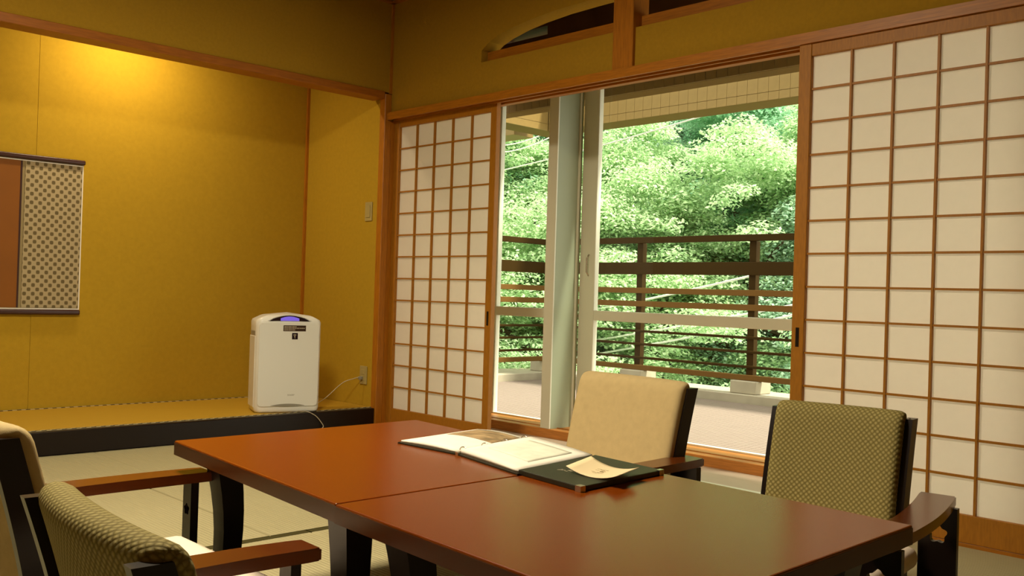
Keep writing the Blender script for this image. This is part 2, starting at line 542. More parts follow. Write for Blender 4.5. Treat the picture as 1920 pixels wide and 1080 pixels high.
# ------------------------------------------------------------------ shoji screens
def shoji(x0, ylat, cellw, cellh, z_lo, z_hi, label, stile, pull_left):
    ncol, nrow = 5, 13
    px0 = x0 + stile
    px1 = px0 + ncol * cellw
    x1 = px1 + stile
    r = empty('shoji_screen', ((x0 + x1) / 2, ylat, .004))
    tag(r, label, 'sliding screen')
    z0, z1 = .0105, 1.9475
    yb = ylat + .030
    wpart('stile', bx(x0, px0, ylat - .002, yb, z0, z1, .002), SHOJIW, r)
    wpart('stile', bx(px1, x1, ylat - .002, yb, z0, z1, .002), SHOJIW, r)
    wpart('top_rail', bx(px0, px1, ylat, yb, z_hi, z1, .002), SHOJIW, r)
    wpart('bottom_rail', bx(px0, px1, ylat, yb, z0, z_lo, .002), SHOJIW, r)
    bw = .0085
    h = (z_hi - z_lo) / nrow
    src = None
    for i in range(1, ncol):
        x = px0 + i * cellw
        b = bx(-bw / 2, bw / 2, 0, .015, 0, z_hi - z_lo) if src is None else None
        l = (x - r.location.x, ylat + .003 - r.location.y, z_lo - r.location.z)
        if src is None:
            src = obj('upright_bar', b, SHOJIW, r, l)
        else:
            inst(src, 'upright_bar', r, l)
    src = None
    for j in range(1, nrow):
        z = z_lo + j * h
        l = (px0 - r.location.x, ylat + .006 - r.location.y, z - r.location.z)
        if src is None:
            src = obj('cross_bar', bx(0, px1 - px0, 0, .0115, -bw / 2, bw / 2), SHOJIW, r, l)
        else:
            inst(src, 'cross_bar', r, l)
    wpart('paper', bx(px0 - .004, px1 + .004, ylat + .0182, ylat + .0190, z_lo - .004, z_hi + .004), PAPER, r)
    px = x0 + stile * .5 if pull_left else x1 - stile * .5
    wpart('finger_pull', bx(px - .008, px + .008, ylat - .0028, ylat - .0015, .68, .76), DARKW, r)
    return r
shoji(-4.925, YW + .032, .1705, .136, .119, 1.894, 'sliding paper screen between the alcove post and the window, smaller in view', .050, False)
shoji(-2.066, YW - .021, .1728, .135, .112, 1.884, 'large sliding paper screen right of the window, behind the olive chair', .055, True)

# ------------------------------------------------------------------ alcove things
# hanging scroll
sc_ = empty('hanging_scroll', (XB, 1.47, .665))
tag(sc_, 'wide hanging scroll with dark rods and lattice pattern on alcove wall', 'scroll')
wpart('backing', bx(XB + .001, XB + .006, .86, 2.085, .69, 1.54), SCROLLB, sc_)
wpart('painting', bx(XB + .006, XB + .008, 1.20, 1.742, .70, 1.53), SCROLLC, sc_)
for a, b in ((.875, 1.188), (1.768, 2.078)):
    wpart('lattice_panel', bx(XB + .006, XB + .0085, a, b, .70, 1.53), LATTICE, sc_)
for a, b in ((1.188, 1.200), (1.742, 1.752)):
    wpart('dark_edge', bx(XB + .006, XB + .009, a, b, .70, 1.53), MAROON, sc_)
for z in (.694, 1.534):
    wpart('white_line', bx(XB + .006, XB + .0095, .86, 2.085, z - .003, z + .003), PAGE, sc_)
wpart('edge_line', bx(XB + .006, XB + .0092, 2.080, 2.086, .69, 1.54), PAGE, sc_)
wpart('rod', bx(XB + .001, XB + .028, .85, 2.092, 1.540, 1.568, .008, 3), MAROON, sc_, True)
wpart('rod', bx(XB + .001, XB + .028, .85, 2.088, .660, .690, .008, 3), MAROON, sc_, True)

# air purifier: local frame, front = +Y, then turned to face the room
ap = empty('air_purifier', (-5.10, 3.035, .1215), math.radians(-109))
tag(ap, 'white upright air purifier standing on the alcove platform', 'air purifier')
def rrect(w, d, r, n=5):
    pts = []
    for cx, cy, a0 in ((w / 2 - r, d / 2 - r, 0), (-w / 2 + r, d / 2 - r, 90), (-w / 2 + r, -d / 2 + r, 180), (w / 2 - r, -d / 2 + r, 270)):
        for k in range(n + 1):
            a = math.radians(a0 + 90 * k / n)
            pts.append((cx + r * math.cos(a), cy + r * math.sin(a)))
    return pts
bm = bmesh.new()
W_, D_ = .385, .215
lev = [(.0, .95, .95), (.012, .985, .985), (.03, 1, 1), (.30, 1, 1), (.50, 1, 1), (.532, 1, 1)]
rings = []
for z, sx, sy in lev:
    rings.append([bm.verts.new((x * sx, y * sy, z)) for x, y in rrect(W_, D_, .035)])
top = []
for x, y in rrect(W_, D_, .035):
    top.append(bm.verts.new((x * .97, y * .95, .545 + .036 * (1 - (2 * x / W_) ** 2))))
rings.append(top)
inner = [bm.verts.new((v.co.x * .8, v.co.y * .75, .552 + .036 * (1 - (2 * v.co.x * .8 / W_) ** 2))) for v in top]
rings.append(inner)
for a, b in zip(rings[:-1], rings[1:]):
    for k in range(len(a)):
        bm.faces.new((a[k], a[(k + 1) % len(a)], b[(k + 1) % len(a)], b[k]))
bm.faces.new(list(reversed(rings[0])))
cen = bm.verts.new((0, 0, .590))
for k in range(len(inner)):
    bm.faces.new((inner[k], inner[(k + 1) % len(inner)], cen))
obj('body', bm, WHITEP, ap, smooth=True)
fp = obj('front_panel', prism(rrect(.352, .490, .022), 1, D_ / 2 - .002, D_ / 2 + .006), WHITEP, ap, (0, 0, .282))
# crescent display near the top of the front
cres = [(-.122 + .244 * k / 20, 0) for k in range(21)]
low = [(x, .5385 + .002 * (1 - (x / .122) ** 2)) for x, _ in cres]
up = [(x, .5385 + .034 * (1 - (x / .122) ** 2)) for x, _ in reversed(cres[1:-1])]
disp = obj('display_lens', prism(low + up, 1, D_ / 2 - .012, D_ / 2 + .0015), DARKLENS, ap)
low = [(-.055 + .11 * k / 12, .541) for k in range(13)]
up = [(.055 - .11 * k / 12, .545 + .022 * (1 - ((.055 - .11 * k / 12) / .075) ** 2)) for k in range(13)]
obj('indicator_light', prism(low + up, 1, D_ / 2 + .0015, D_ / 2 + .0025), GLOW, disp)
obj('hood_rim', tube([(x, D_ / 2 - .004, .5405 + .036 * (1 - (x / .128) ** 2)) for x in [-.128 + .256 * k / 24 for k in range(25)]], .0035, 6), WHITEP, ap, smooth=True)
YF = D_ / 2 + .006
st = obj('sticker', bx(-.085, .048, YF, YF + .001, .480, .515), STICKER, ap)
st.location.x = -.01
for i, (z, n0, n1) in enumerate(((.507, 9, 15), (.498, 15, 15), (.488, 8, 15))):
    bm = bmesh.new()
    for k in range(n0):
        bx(.042 - k * .0082 - .006 + (.001 if k % 3 else 0), .042 - k * .0082, YF + .001, YF + .0014, z - .0024, z + .0024, bm=bm)
    obj('printed_line', bm, PRINTL, st)
bd = obj('badge', bx(-.048, -.014, YF, YF + .0012, .432, .470), DARKLENS, ap)
bm = bmesh.new()
for dx, dz in ((-.036, .459), (-.030, .461), (-.024, .459), (-.033, .453), (-.027, .453), (-.030, .447), (-.031, .441)):
    bx(dx - .0022, dx + .0022, YF + .0012, YF + .0016, dz - .0022, dz + .0022, .001, bm=bm)
obj('badge_mark', bm, PRINTL, bd)
tcu = bpy.data.curves.new('brand_mark', 'FONT')
tcu.body = 'SHARP'; tcu.size = .014; tcu.extrude = .0003; tcu.align_x = 'CENTER'
to = bpy.data.objects.new('brand_mark', tcu)
COL.objects.link(to)
bpy.context.view_layer.update()
tm = bpy.data.meshes.new_from_object(to.evaluated_get(bpy.context.evaluated_depsgraph_get()))
bpy.data.objects.remove(to)
tm.materials.clear(); tm.materials.append(GREYP)
to = bpy.data.objects.new('brand_mark', tm)
COL.objects.link(to)
to.parent = ap; to.rotation_euler = (math.radians(90), 0, math.radians(180)); to.location = (-.018, YF + .0006, .098)
low = [(-.100 + .20 * k / 16, .036 + .004 * abs(1 - k / 8) ** 2) for k in range(17)]
up = [(.100 - .20 * k / 16, .0415 + .010 * (1 - (1 - k / 8) ** 2)) for k in range(17)]
obj('air_slot', prism(low + up, 1, YF - .002, YF + .0008), GREYP, ap)
obj('side_grip', bx(W_ / 2 - .002, W_ / 2 + .0015, -.06, .07, .452, .478, .001), GREYP, ap)
obj('side_cover', bx(W_ / 2 - .002, W_ / 2 + .003, -.085, .080, .03, .448, .002), WHITEP, ap)
for sx in (-1, 1):
    for sy in (-1, 1):
        obj('foot', bx(sx * .14 - .02, sx * .14 + .02, sy * .07 - .015, sy * .07 + .015, -.0005, .004), GREYP, ap)
cd1 = obj('power_cord', tube(smooth_curve([(-4.975, 3.06, .128), (-4.945, 3.10, .126), (-4.925, 3.15, .10), (-4.918, 3.19, .055), (-4.915, 3.20, .03), (-4.90, 3.16, .008), (-4.88, 3.22, .006)], 8), .0028, 6), CORDM, smooth=True)
tag(cd1, 'pale power cord hanging over the black platform edge below the purifier', 'cord')
cd2 = obj('plug_cord', tube(smooth_curve([(-5.085, 3.565, .300), (-5.10, 3.53, .290), (-5.13, 3.47, .262), (-5.15, 3.36, .17), (-5.14, 3.26, .126), (-5.06, 3.23, .126), (-4.99, 3.20, .126)], 8), .0028, 6), CORDM, smooth=True)
tag(cd2, 'thin cord running from the wall outlet to the alcove platform', 'cord')

def plate(name, label, cat, z0, z1, kind):
    e = empty(name, (-5.078, 3.60, (z0 + z1) / 2))
    tag(e, label, cat)
    wpart('cover_plate', bx(-5.115, -5.041, 3.592, 3.5995, z0, z1, .002), PLATE, e)
    if kind == 'switch':
        wpart('rocker', bx(-5.100, -5.056, 3.588, 3.592, z0 + .022, z1 - .022, .001), PLATE, e)
    else:
        for zz in (z0 + .038, z1 - .038):
            wpart('socket', bx(-5.096, -5.060, 3.590, 3.592, zz - .016, zz + .016, .001), PLATE, e)
        wpart('plug', bx(-5.095, -5.073, 3.566, 3.590, z0 + .028, z0 + .050, .003), GREYP, e)
    return e
plate('light_switch', 'pale plastic light switch on the alcove side wall', 'switch', 1.302, 1.424, 'switch')
plate('wall_outlet', 'pale plastic wall outlet with a plug, low on the alcove side wall', 'outlet', .256, .372, 'outlet')

# ------------------------------------------------------------------ tables
def table(name, quad, label, legs):
    cx = sum(p[0] for p in quad) / 4; cy = sum(p[1] for p in quad) / 4
    r = empty(name, (cx, cy, 0))
    tag(r, label, 'table', 'low lacquered tables')
    q = [(p[0] - cx, p[1] - cy) for p in quad]
    bm = prism(q, 2, .403, .440)
    bmesh.ops.bevel(bm, geom=list(bm.edges), offset=.003, segments=2, profile=.5, affect='EDGES')
    tt = obj('tabletop', bm, TABLE, r)
    obj('edge_shade', prism([(p[0] * 1.0012, p[1] * 1.0012) for p in q], 2, .4025, .4350), TABLESHADE, tt)  # added sleeve, paints shade onto the slab's side faces
    qq = [(p[0] * .86, p[1] * .86) for p in q]
    obj('apron', prism(qq, 2, .375, .4035), DARKW, r)
    for lx, ly in legs:
        sx = -1 if lx < cx else 1; sy = -1 if ly < cy else 1
        bm = bmesh.new()
        rings = []
        for k in range(9):
            t = k / 8
            z = .403 * t
            s = .026 + .010 * t ** 2
            off = .016 * math.sin(math.pi * t) * -1
            cx_, cy_ = lx - cx + sx * (off + .0), ly - cy + sy * off
            rings.append([bm.verts.new((cx_ + a * s, cy_ + b * s, z)) for a, b in ((-1, -1), (1, -1), (1, 1), (-1, 1))])
        for a, b in zip(rings[:-1], rings[1:]):
            for k in range(4):
                bm.faces.new((a[k], a[(k + 1) % 4], b[(k + 1) % 4], b[k]))
        bm.faces.new(rings[0]); bm.faces.new(rings[-1])
        obj('leg', bm, DARKW, r)
    return r
t1 = table('low_table', [(-2.474, 1.145), (-1.584, 1.066), (-1.592, 1.890), (-2.473, 1.966)],
           'low red lacquer table nearer the alcove, with the open binder', [(-2.405, 1.25), (-1.69, 1.175), (-1.70, 1.80), (-2.365, 1.86)])
t2 = table('low_table', [(-1.580, 1.062), (-.772, 1.010), (-.787, 1.850), (-1.587, 1.888)],
           'low red lacquer table nearer the right, reflecting the window', [(-1.475, 1.16), (-.875, 1.115), (-.885, 1.76), (-1.48, 1.795)])
# things on the tables
ZT = .4402
def quadslab(q, z0, z1, bm=None, bev=0.0):
    return prism(q, 2, z0, z1, bm, bev)
bn = empty('open_binder', (-1.88, 1.77, ZT))
tag(bn, 'open black ring binder with white printed pages, on the table seam', 'binder')
Lq = [(-2.112, 1.617), (-1.876, 1.628), (-1.936, 1.953), (-2.166, 1.962)]
Rq = [(-1.872, 1.628), (-1.588, 1.566), (-1.640, 1.902), (-1.932, 1.955)]
wpart('cover', quadslab(Lq, ZT, ZT + .004), LEATHER, bn)
wpart('cover', quadslab(Rq, ZT, ZT + .004), LEATHER, bn)
def inset(q, k):
    cx = sum(p[0] for p in q) / 4; cy = sum(p[1] for p in q) / 4
    return [(cx + (p[0] - cx) * k, cy + (p[1] - cy) * k) for p in q]
def page_mesh(q, z, lift, n=10, th=.004, thin=False):
    """a stack of pages, bowed up towards the spine side"""
    bm = bmesh.new()
    q = [Vector((p[0], p[1], 0)) for p in q]
    topv, botv = [], []
    for i in range(n + 1):
        u = i / n
        for j in range(n + 1):
            v = j / n
            p = q[0].lerp(q[1], u).lerp(q[3].lerp(q[2], u), v)
            h = lift(u, v)
            topv.append(bm.verts.new((p.x, p.y, z + th + h)))
            botv.append(bm.verts.new((p.x, p.y, z + (h if thin else 0))))
    I = lambda i, j: i * (n + 1) + j
    for i in range(n):
        for j in range(n):
            bm.faces.new((topv[I(i, j)], topv[I(i + 1, j)], topv[I(i + 1, j + 1)], topv[I(i, j + 1)]))
            bm.faces.new((botv[I(i, j)], botv[I(i, j + 1)], botv[I(i + 1, j + 1)], botv[I(i + 1, j)]))
    for i in range(n):
        for (j) in (0, n):
            bm.faces.new((topv[I(i, j)], botv[I(i, j)], botv[I(i + 1, j)], topv[I(i + 1, j)]))
            bm.faces.new((topv[I(j, i)], topv[I(j, i + 1)], botv[I(j, i + 1)], botv[I(j, i)]))
    return bm
wpart('page_stack', page_mesh(inset(Lq, .95), ZT + .004, lambda u, v: .006 * math.sin(math.pi * u) ** 1.0, th=.005), PAGE, bn, True)
wpart('page_stack', page_mesh(inset(Rq, .95), ZT + .004, lambda u, v: .008 * (1 - u) + .003 * math.sin(math.pi * u * .9) , th=.005), PAGE, bn, True)
def on_quad(q, u, v):
    a = [q[0][k] + (q[1][k] - q[0][k]) * u for k in (0, 1)]
    b = [q[3][k] + (q[2][k] - q[3][k]) * u for k in (0, 1)]
    return [a[k] + (b[k] - a[k]) * v for k in (0, 1)]
LI, RI = inset(Lq, .95), inset(Rq, .95)
def sub(q, u0, u1, v0, v1):
    return [on_quad(q, u0, v0), on_quad(q, u1, v0), on_quad(q, u1, v1), on_quad(q, u0, v1)]
PHOTO = mat('faded_photo_print', (.36, .25, .13), .5, .3, noise=(18, .65, (1, 2, 1)))
wpart('photo_print', page_mesh(sub(LI, .08, .94, .52, .95), ZT + .0093, lambda u, v: .006 * math.sin(math.pi * (.08 + .86 * u)), th=.0006, thin=True), PHOTO, bn, True)
wpart('green_print', page_mesh(sub(RI, .15, .85, .25, .85), ZT + .0093, lambda u, v: .008 * (1 - (.15 + .7 * u)) + .003 * math.sin(math.pi * (.15 + .7 * u) * .9), th=.0005, thin=True), PRINTG, bn, True)
for v in (.08, .36, .64, .92):
    p = on_quad(Lq, 1.0, v); q = on_quad(Rq, 0.0, v)
    c = ((p[0] + q[0]) / 2, (p[1] + q[1]) / 2)
    wpart('ring', tube([(c[0] - .016 * math.cos(a), c[1], ZT + .006 + .013 * math.sin(a)) for a in [math.pi * k / 8 for k in range(9)]], .0016, 5), SILVER, bn, True)
wpart('ring_spine', quadslab([(-1.882, 1.628), (-1.868, 1.626), (-1.928, 1.953), (-1.942, 1.955)], ZT, ZT + .008), SILVER, bn)

fo = empty('leather_folder', (-1.505, 1.72, ZT))
tag(fo, 'closed black leatherette folder lying under a slip of cream paper', 'folder')
Fq = [(-1.594, 1.575), (-1.373, 1.546), (-1.394, 1.862), (-1.630, 1.889)]
wpart('cover', quadslab(Fq, ZT, ZT + .012, bev=.002), LEATHER, fo)
wpart('corner_cap', quadslab([(-1.388, 1.545), (-1.370, 1.543), (-1.371, 1.560), (-1.388, 1.562)], ZT, ZT + .0130), SILVER, fo)
wpart('corner_cap', quadslab([(-1.403, 1.848), (-1.391, 1.847), (-1.392, 1.865), (-1.404, 1.866)], ZT, ZT + .0130), SILVER, fo)
bm = bmesh.new()
rs = random.Random(3)
for k in range(4):
    for s in range(4):
        x = -1.535 + k * .016 + rs.uniform(-.005, .005); y = 1.655 + k * .004 + rs.uniform(-.006, .006)
        dx, dy = rs.choice(((.009, .001), (.002, .010), (.007, .006)))
        prism([(x, y), (x + dx, y + dy), (x + dx + .0015, y + dy - .0012), (x + .0015, y - .0012)], 2, ZT + .0121, ZT + .0125, bm)
wpart('gilt_lettering', bm, PRINTL, fo)
Pq = [(-1.503, 1.640), (-1.352, 1.642), (-1.378, 1.752), (-1.545, 1.775)]
pa = empty('paper_slip', (-1.44, 1.70, ZT + .0125))
tag(pa, 'curled slip of cream paper lying on the black folder', 'paper')
wpart('sheet', page_mesh(Pq, ZT + .0130, lambda u, v: .014 * (2 * u - 1) ** 2 + .004 * v, th=.0008, thin=True), PAGE2, pa, True)
bm = bmesh.new()
for k in range(14):
    u, v = .36 + rs.uniform(0, .24), .25 + rs.uniform(0, .4)
    x, y = on_quad(Pq, u, v)
    z = ZT + .0140 + .014 * (2 * u - 1) ** 2 + .004 * v + .0003
    bx(x - .006, x + .006, y - .0006, y + .0006, z, z + .0003, bm=bm)
wpart('pencil_sketch', bm, INK, pa)

# ------------------------------------------------------------------ armchairs
def post_with_flower(w, t, h, zc, R):
    """upright plank (width w along x, thickness t along y) pierced by a plum-blossom hole"""
    bm = bmesh.new()
    N = 40
    hole, outer = [], []
    for k in range(N):
        a = 2 * math.pi * k / N
        r = R * (.90 + .13 * math.cos(5 * (a - math.pi / 2)))
        hole.append((r * math.cos(a), zc + r * math.sin(a)))
    z_lo, z_hi = zc - w * .5, zc + w * .5
    for k in range(N):
        a = 2 * math.pi * k / N
        c, s = math.cos(a), math.sin(a)
        m_ = max(abs(c), abs(s))
        outer.append((c / m_ * w / 2, zc + s / m_ * w / 2))
    for y in (-t / 2, t / 2):
        hv = [bm.verts.new((x, y, z)) for x, z in hole]
        ov = [bm.verts.new((x, y, z)) for x, z in outer]
        for k in range(N):
            bm.faces.new((hv[k], hv[(k + 1) % N], ov[(k + 1) % N], ov[k]))
        if y < 0: h0, o0 = hv, ov
        else: h1, o1 = hv, ov
    for k in range(N):
        bm.faces.new((h0[k], h1[k], h1[(k + 1) % N], h0[(k + 1) % N]))
        bm.faces.new((o0[k], o0[(k + 1) % N], o1[(k + 1) % N], o1[k]))
    bx(-w / 2, w / 2, -t / 2, t / 2, 0, z_lo + .0005, bm=bm)
    bx(-w / 2, w / 2, -t / 2, t / 2, z_hi - .0005, h, bm=bm)
    return bm

def back_cushion(w, z0, hb, yb, yt, th, bow):
    """padded back: a rounded (y, z) profile lofted across the width, reclining and bowed"""
    bm = bmesh.new()
    uvl = bm.loops.layers.uv.new('UVMap')
    H_ = hb - z0
    R = th * .5
    prof = []
    nz = 14
    for k in range(nz + 1):
        prof.append((R, .01 + (H_ - R - .01) * k / nz))
    for k in range(1, 8):
        a = math.pi * k / 8
        prof.append((R * math.cos(a), H_ - R + R * math.sin(a)))
    for k in range(nz + 1):
        prof.append((-R, H_ - R - (H_ - R - .01) * k / nz))
    prof += [(-R * .6, 0), (R * .6, 0)]
    n = len(prof)
    xs = [-1, -.992, -.97, -.94, -.9] + [-.8 + .1 * k for k in range(17)] + [.9, .94, .97, .992, 1]
    rings = []
    for u in xs:
        e = max(0.0, 1 - max(0, (abs(u) - .86) / .14) ** 2) ** .5 * .62 + .38
        ring = []
        for (y, z) in prof:
            t = z / H_
            yy = yb + (yt - yb) * max(0, t) ** 1.3 - bow * (1 - u * u)
            zz = z if z < H_ * .8 else z - (1 - e) * .016 * (z - H_ * .8) / (H_ * .2)
            ring.append(bm.verts.new((u * w / 2, yy + y * e + .004 * math.cos(u * 1.5) * (1 if y > 0 else -1), z0 + zz)))
        rings.append(ring)
    def face(ks, uvs):
        f = bm.faces.new(ks)
        for l, t in zip(f.loops, uvs):
            l[uvl].uv = t
    s = [0.0]
    for k in range(n):
        a, b = prof[k], prof[(k + 1) % n]
        s.append(s[-1] + math.hypot(a[0] - b[0], a[1] - b[1]))
    for i in range(len(xs) - 1):
        for k in range(n):
            k2 = (k + 1) % n
            x0, x1 = xs[i] * w / 2, xs[i + 1] * w / 2
            face((rings[i][k], rings[i + 1][k], rings[i + 1][k2], rings[i][k2]), ((x0, s[k]), (x1, s[k]), (x1, s[k + 1]), (x0, s[k + 1])))
    for r_ in (rings[0], rings[-1]):
        face(r_, [(v.co.y, v.co.z) for v in r_])
    return bm

def armchair(loc, rz, label, fabric, w=.46, hb=.57, ha=.355, ah=.31, pw=.05, rear=-.31, front=.35, yb=-.235, yt=-.32, cover=.020):
    """low legless chair with one arm on its left; local frame faces +Y"""
    r = empty('armchair', (loc[0], loc[1], 0), math.radians(rz))
    tag(r, label, 'armchair')
    seat_z = .205
    obj('seat', bx(-w / 2 - .045, w / 2 + .02, -.235, .268, seat_z - .06, seat_z, .026, 4), PINK, r, smooth=True)
    obj('seat_frame', bx(-w / 2 - .01, w / 2 - .005, -.25, .24, .085, seat_z - .058, .004), DARKW, r)
    for sx in (-1, 1):
        for y in (-.20, .19):
            obj('leg', bx(sx * (w / 2 - .04) - .022, sx * (w / 2 - .04) + .022, y - .022, y + .022, 0, .0855, .003), DARKW, r)
    st = .026
    obj('back_cushion', back_cushion(w - 2 * st + 2 * cover, .20, hb + .012, yb + .020, yt + .020, .066, .020), fabric, r, smooth=True)
    for s in (-1, 1):
        bm = bmesh.new()
        rings = []
        top = hb - .010
        for k in range(13):
            v = k / 12
            z = .09 + (top - .09) * v
            t_ = max(0, (z - .20) / (hb - .20))
            y = yb + (yt - yb) * t_ ** 1.3
            x0_, x1_ = s * (w / 2 - st), s * w / 2
            rings.append([bm.verts.new(p) for p in ((x0_, y - .030, z), (x1_, y - .030, z), (x1_, y + .022, z), (x0_, y + .022, z))])
        for a, b in zip(rings[:-1], rings[1:]):
            for k in range(4):
                bm.faces.new((a[k], a[(k + 1) % 4], b[(k + 1) % 4], b[k]))
        bm.faces.new(rings[0]); bm.faces.new(rings[-1])
        obj('stile', bm, DARKW, r)
        obj('stile_pin', bx(s * (w / 2 - .012) - .003, s * (w / 2 - .012) + .003, yt + .006, yt + .012, top - .001, top + .002, .001), SILVER, r)
    # the arm: a curved blade on two planks pierced by a plum blossom
    n = 18
    inn, out = [], []
    for k in range(n + 1):
        t = k / n
        y = rear + (front - rear) * t
        cx = ah - .034 * (1 - t) ** 1.5 + .016 * math.sin(math.pi * t)
        hw = .047 - .008 * t
        inn.append((-(cx - hw), y)); out.append((-(cx + hw), y))
    bm = prism(out + list(reversed(inn)), 2, ha - .026, ha)
    bmesh.ops.bevel(bm, geom=[e for e in bm.edges if abs(e.verts[0].co.z - e.verts[1].co.z) < 1e-5], offset=.003, segments=2, affect='EDGES')
    obj('arm', bm, ARMW, r)
    for y, xx in ((rear + .035, -(ah - .022)), (front - .045, -ah)):
        obj('arm_post', post_with_flower(pw, .022, ha - .0265, ha - .026 - .075, min(.026, pw * .34)), DARKW, r, (xx, y, 0))
    obj('arm_brace', bx(-(ah + .012), -(ah - .012), rear + .046, front - .056, .03, .055), DARKW, r)
    return r
armchair((-2.14, .88), 0, 'armchair at the left edge with cream-orange back, facing the alcove-side table', CREAM, w=.46, hb=.575, ha=.358, pw=.046)
armchair((-1.335, .825), -3, 'nearest armchair with dotted olive back, cut off by the lower edge', OLIVE, w=.485, hb=.535, pw=.046, front=.205)
armchair((-2.153, 2.365), 180 - 4, 'armchair with plain cream back before the wall column and window', CREAM, w=.50, hb=.575, ha=.342, pw=.085, ah=.30)
armchair((-1.322, 2.379), 180 + 7.8, 'armchair with dotted olive back before the large right screen', OLIVE, w=.415, hb=.552, ha=.342, pw=.10, cover=.006)

# ------------------------------------------------------------------ balcony
ZD = -.02
dk = struct('deck', bx(-7.4, 1.5, YG + .04, 7.23, -.2, -.045), CONC, 'open balcony deck')
bm = bmesh.new()
y = YG + .045
while y < 7.19:
    bx(-7.4, 1.5, y, y + .050, -.0449, ZD, bm=bm)
    y += .058
bo = obj('deck_boards', bm, DECKM, dk)
bo['kind'] = 'stuff'
cb = struct('kerb', bx(-7.0, 1.5, 7.24, 7.75, -.2, .052, .004), CONC, 'concrete kerb along the outer balcony edge')
struct('kerb_side', bx(-7.55, -7.005, 6.58, 7.75, -.2, .052, .004), CONC, 'concrete kerb along the balcony side')
rl = empty('balcony_railing', (-4.5, 7.42, .05))
tag(rl, 'brown balcony railing with horizontal slats on concrete blocks', 'railing')
XL_ = -7.14
yr = 7.42
for px in (XL_, -5.90, -4.637, -3.37, -2.10, -.83):
    wpart('post', bx(px - .034, px + .034, yr - .005, yr + .055, .15, 1.40), RAILM, rl)
    wpart('footing_block', bx(px - .13, px + .13, yr - .11, yr + .14, .053, .165, .006), CONC, rl)
wpart('post', bx(XL_ - .055, XL_ + .005, 6.02, 6.09, -.1, 1.40), RAILM, rl)
rails = [('top_rail', 1.398, 1.456, .05, RAILM), ('wide_board', 1.095, 1.213, .03, RAILM), ('slat', .911, .965, .03, RAILW), ('slat', .781, .836, .03, RAILW),
         ('thin_slat', .648, .672, .02, RAILM), ('thin_slat', .530, .554, .02, RAILM), ('thin_slat', .404, .428, .02, RAILM), ('thin_slat', .272, .296, .02, RAILM), ('bottom_rail', .166, .214, .05, RAILW)]
for nm, z0, z1, d, m in rails:
    wpart(nm, bx(XL_, .5, yr - .006 - d, yr - .006, z0, z1, .003), m, rl)
    wpart(nm, bx(XL_, XL_ + d, 5.4, yr - .007 - d, z0, z1, .003), m, rl)

# tiled ring beam over the balcony edge and a tiled lintel over the window
def tiled(name, label, x0, x1, yf, depth, z0, rows, tw, th):
    b = empty(name, ((x0 + x1) / 2, yf, z0))
    b['kind'] = 'structure'; b['label'] = label
    ztop = z0 + sum(rows)
    wpart('core', bx(x0, x1, yf + .012, yf + depth, z0, ztop), GROUT, b)
    z = z0
    for h in rows:
        n = max(1, round((x1 - x0) / tw))
        cw = (x1 - x0) / n
        src = None
        for k in range(n):
            l = (x0 + k * cw - b.location.x, 0, z - z0)
            if src is None:
                src = obj('tile', bx(.001, cw - .001, 0, .013, .0015, h - .0015, .001), TILE, b, l)
            else:
                inst(src, 'tile', b, l)
        z += h
    return b
tiled('ring_beam', 'beige tiled beam over the outer balcony edge', -7.19, -1.0, 7.40, .30, 2.630, [.075, .225, .225, .225], .1075, .2)
tiled('window_lintel', 'beige tiled lintel outside over the window', -5.3, .2, 4.66, .14, 2.143, [.225], .075, .2)
# side beam returning to the house
sb = empty('side_beam', (-7.19, 6.0, 2.63)); sb['kind'] = 'structure'; sb['label'] = 'beige tiled beam over the balcony side'
wpart('core', bx(-7.49, -7.202, 4.3, 7.70, 2.631, 3.38), GROUT, sb)
for z0, z1 in ((2.631, 2.703), (2.706, 2.93), (2.933, 3.38)):
    wpart('tile_band', bx(-7.203, -7.191, 4.3, 7.39, z0, z1, .001), TILE, sb)
struct('pier', bx(-8.6, -7.72, 7.4, 7.7, 2.645, 3.2, .004), TILE, 'tiled end block of the next balcony beam')

# ------------------------------------------------------------------ wooded slope, trees and cables
def hill_z(x, y):
    d = math.hypot(x, y)
    return -5.2 + max(0, d - 9.5) * .80
bm = bmesh.new()
grid = {}
for i in range(25):
    for j in range(17):
        a = math.radians(5 + 80 * i / 24)
        d = 9.0 + 40 * j / 16
        x, y = -d * math.sin(a), d * math.cos(a)
        grid[i, j] = bm.verts.new((x, y, hill_z(x, y) + .5 * math.sin(i * 1.7) * math.cos(j * 1.3)))
for i in range(24):
    for j in range(16):
        bm.faces.new((grid[i, j], grid[i + 1, j], grid[i + 1, j + 1], grid[i, j + 1]))
hl = obj('hillside', bm, HILL, smooth=True)
hl['kind'] = 'structure'; hl['label'] = 'steep dark wooded slope beyond the balcony'

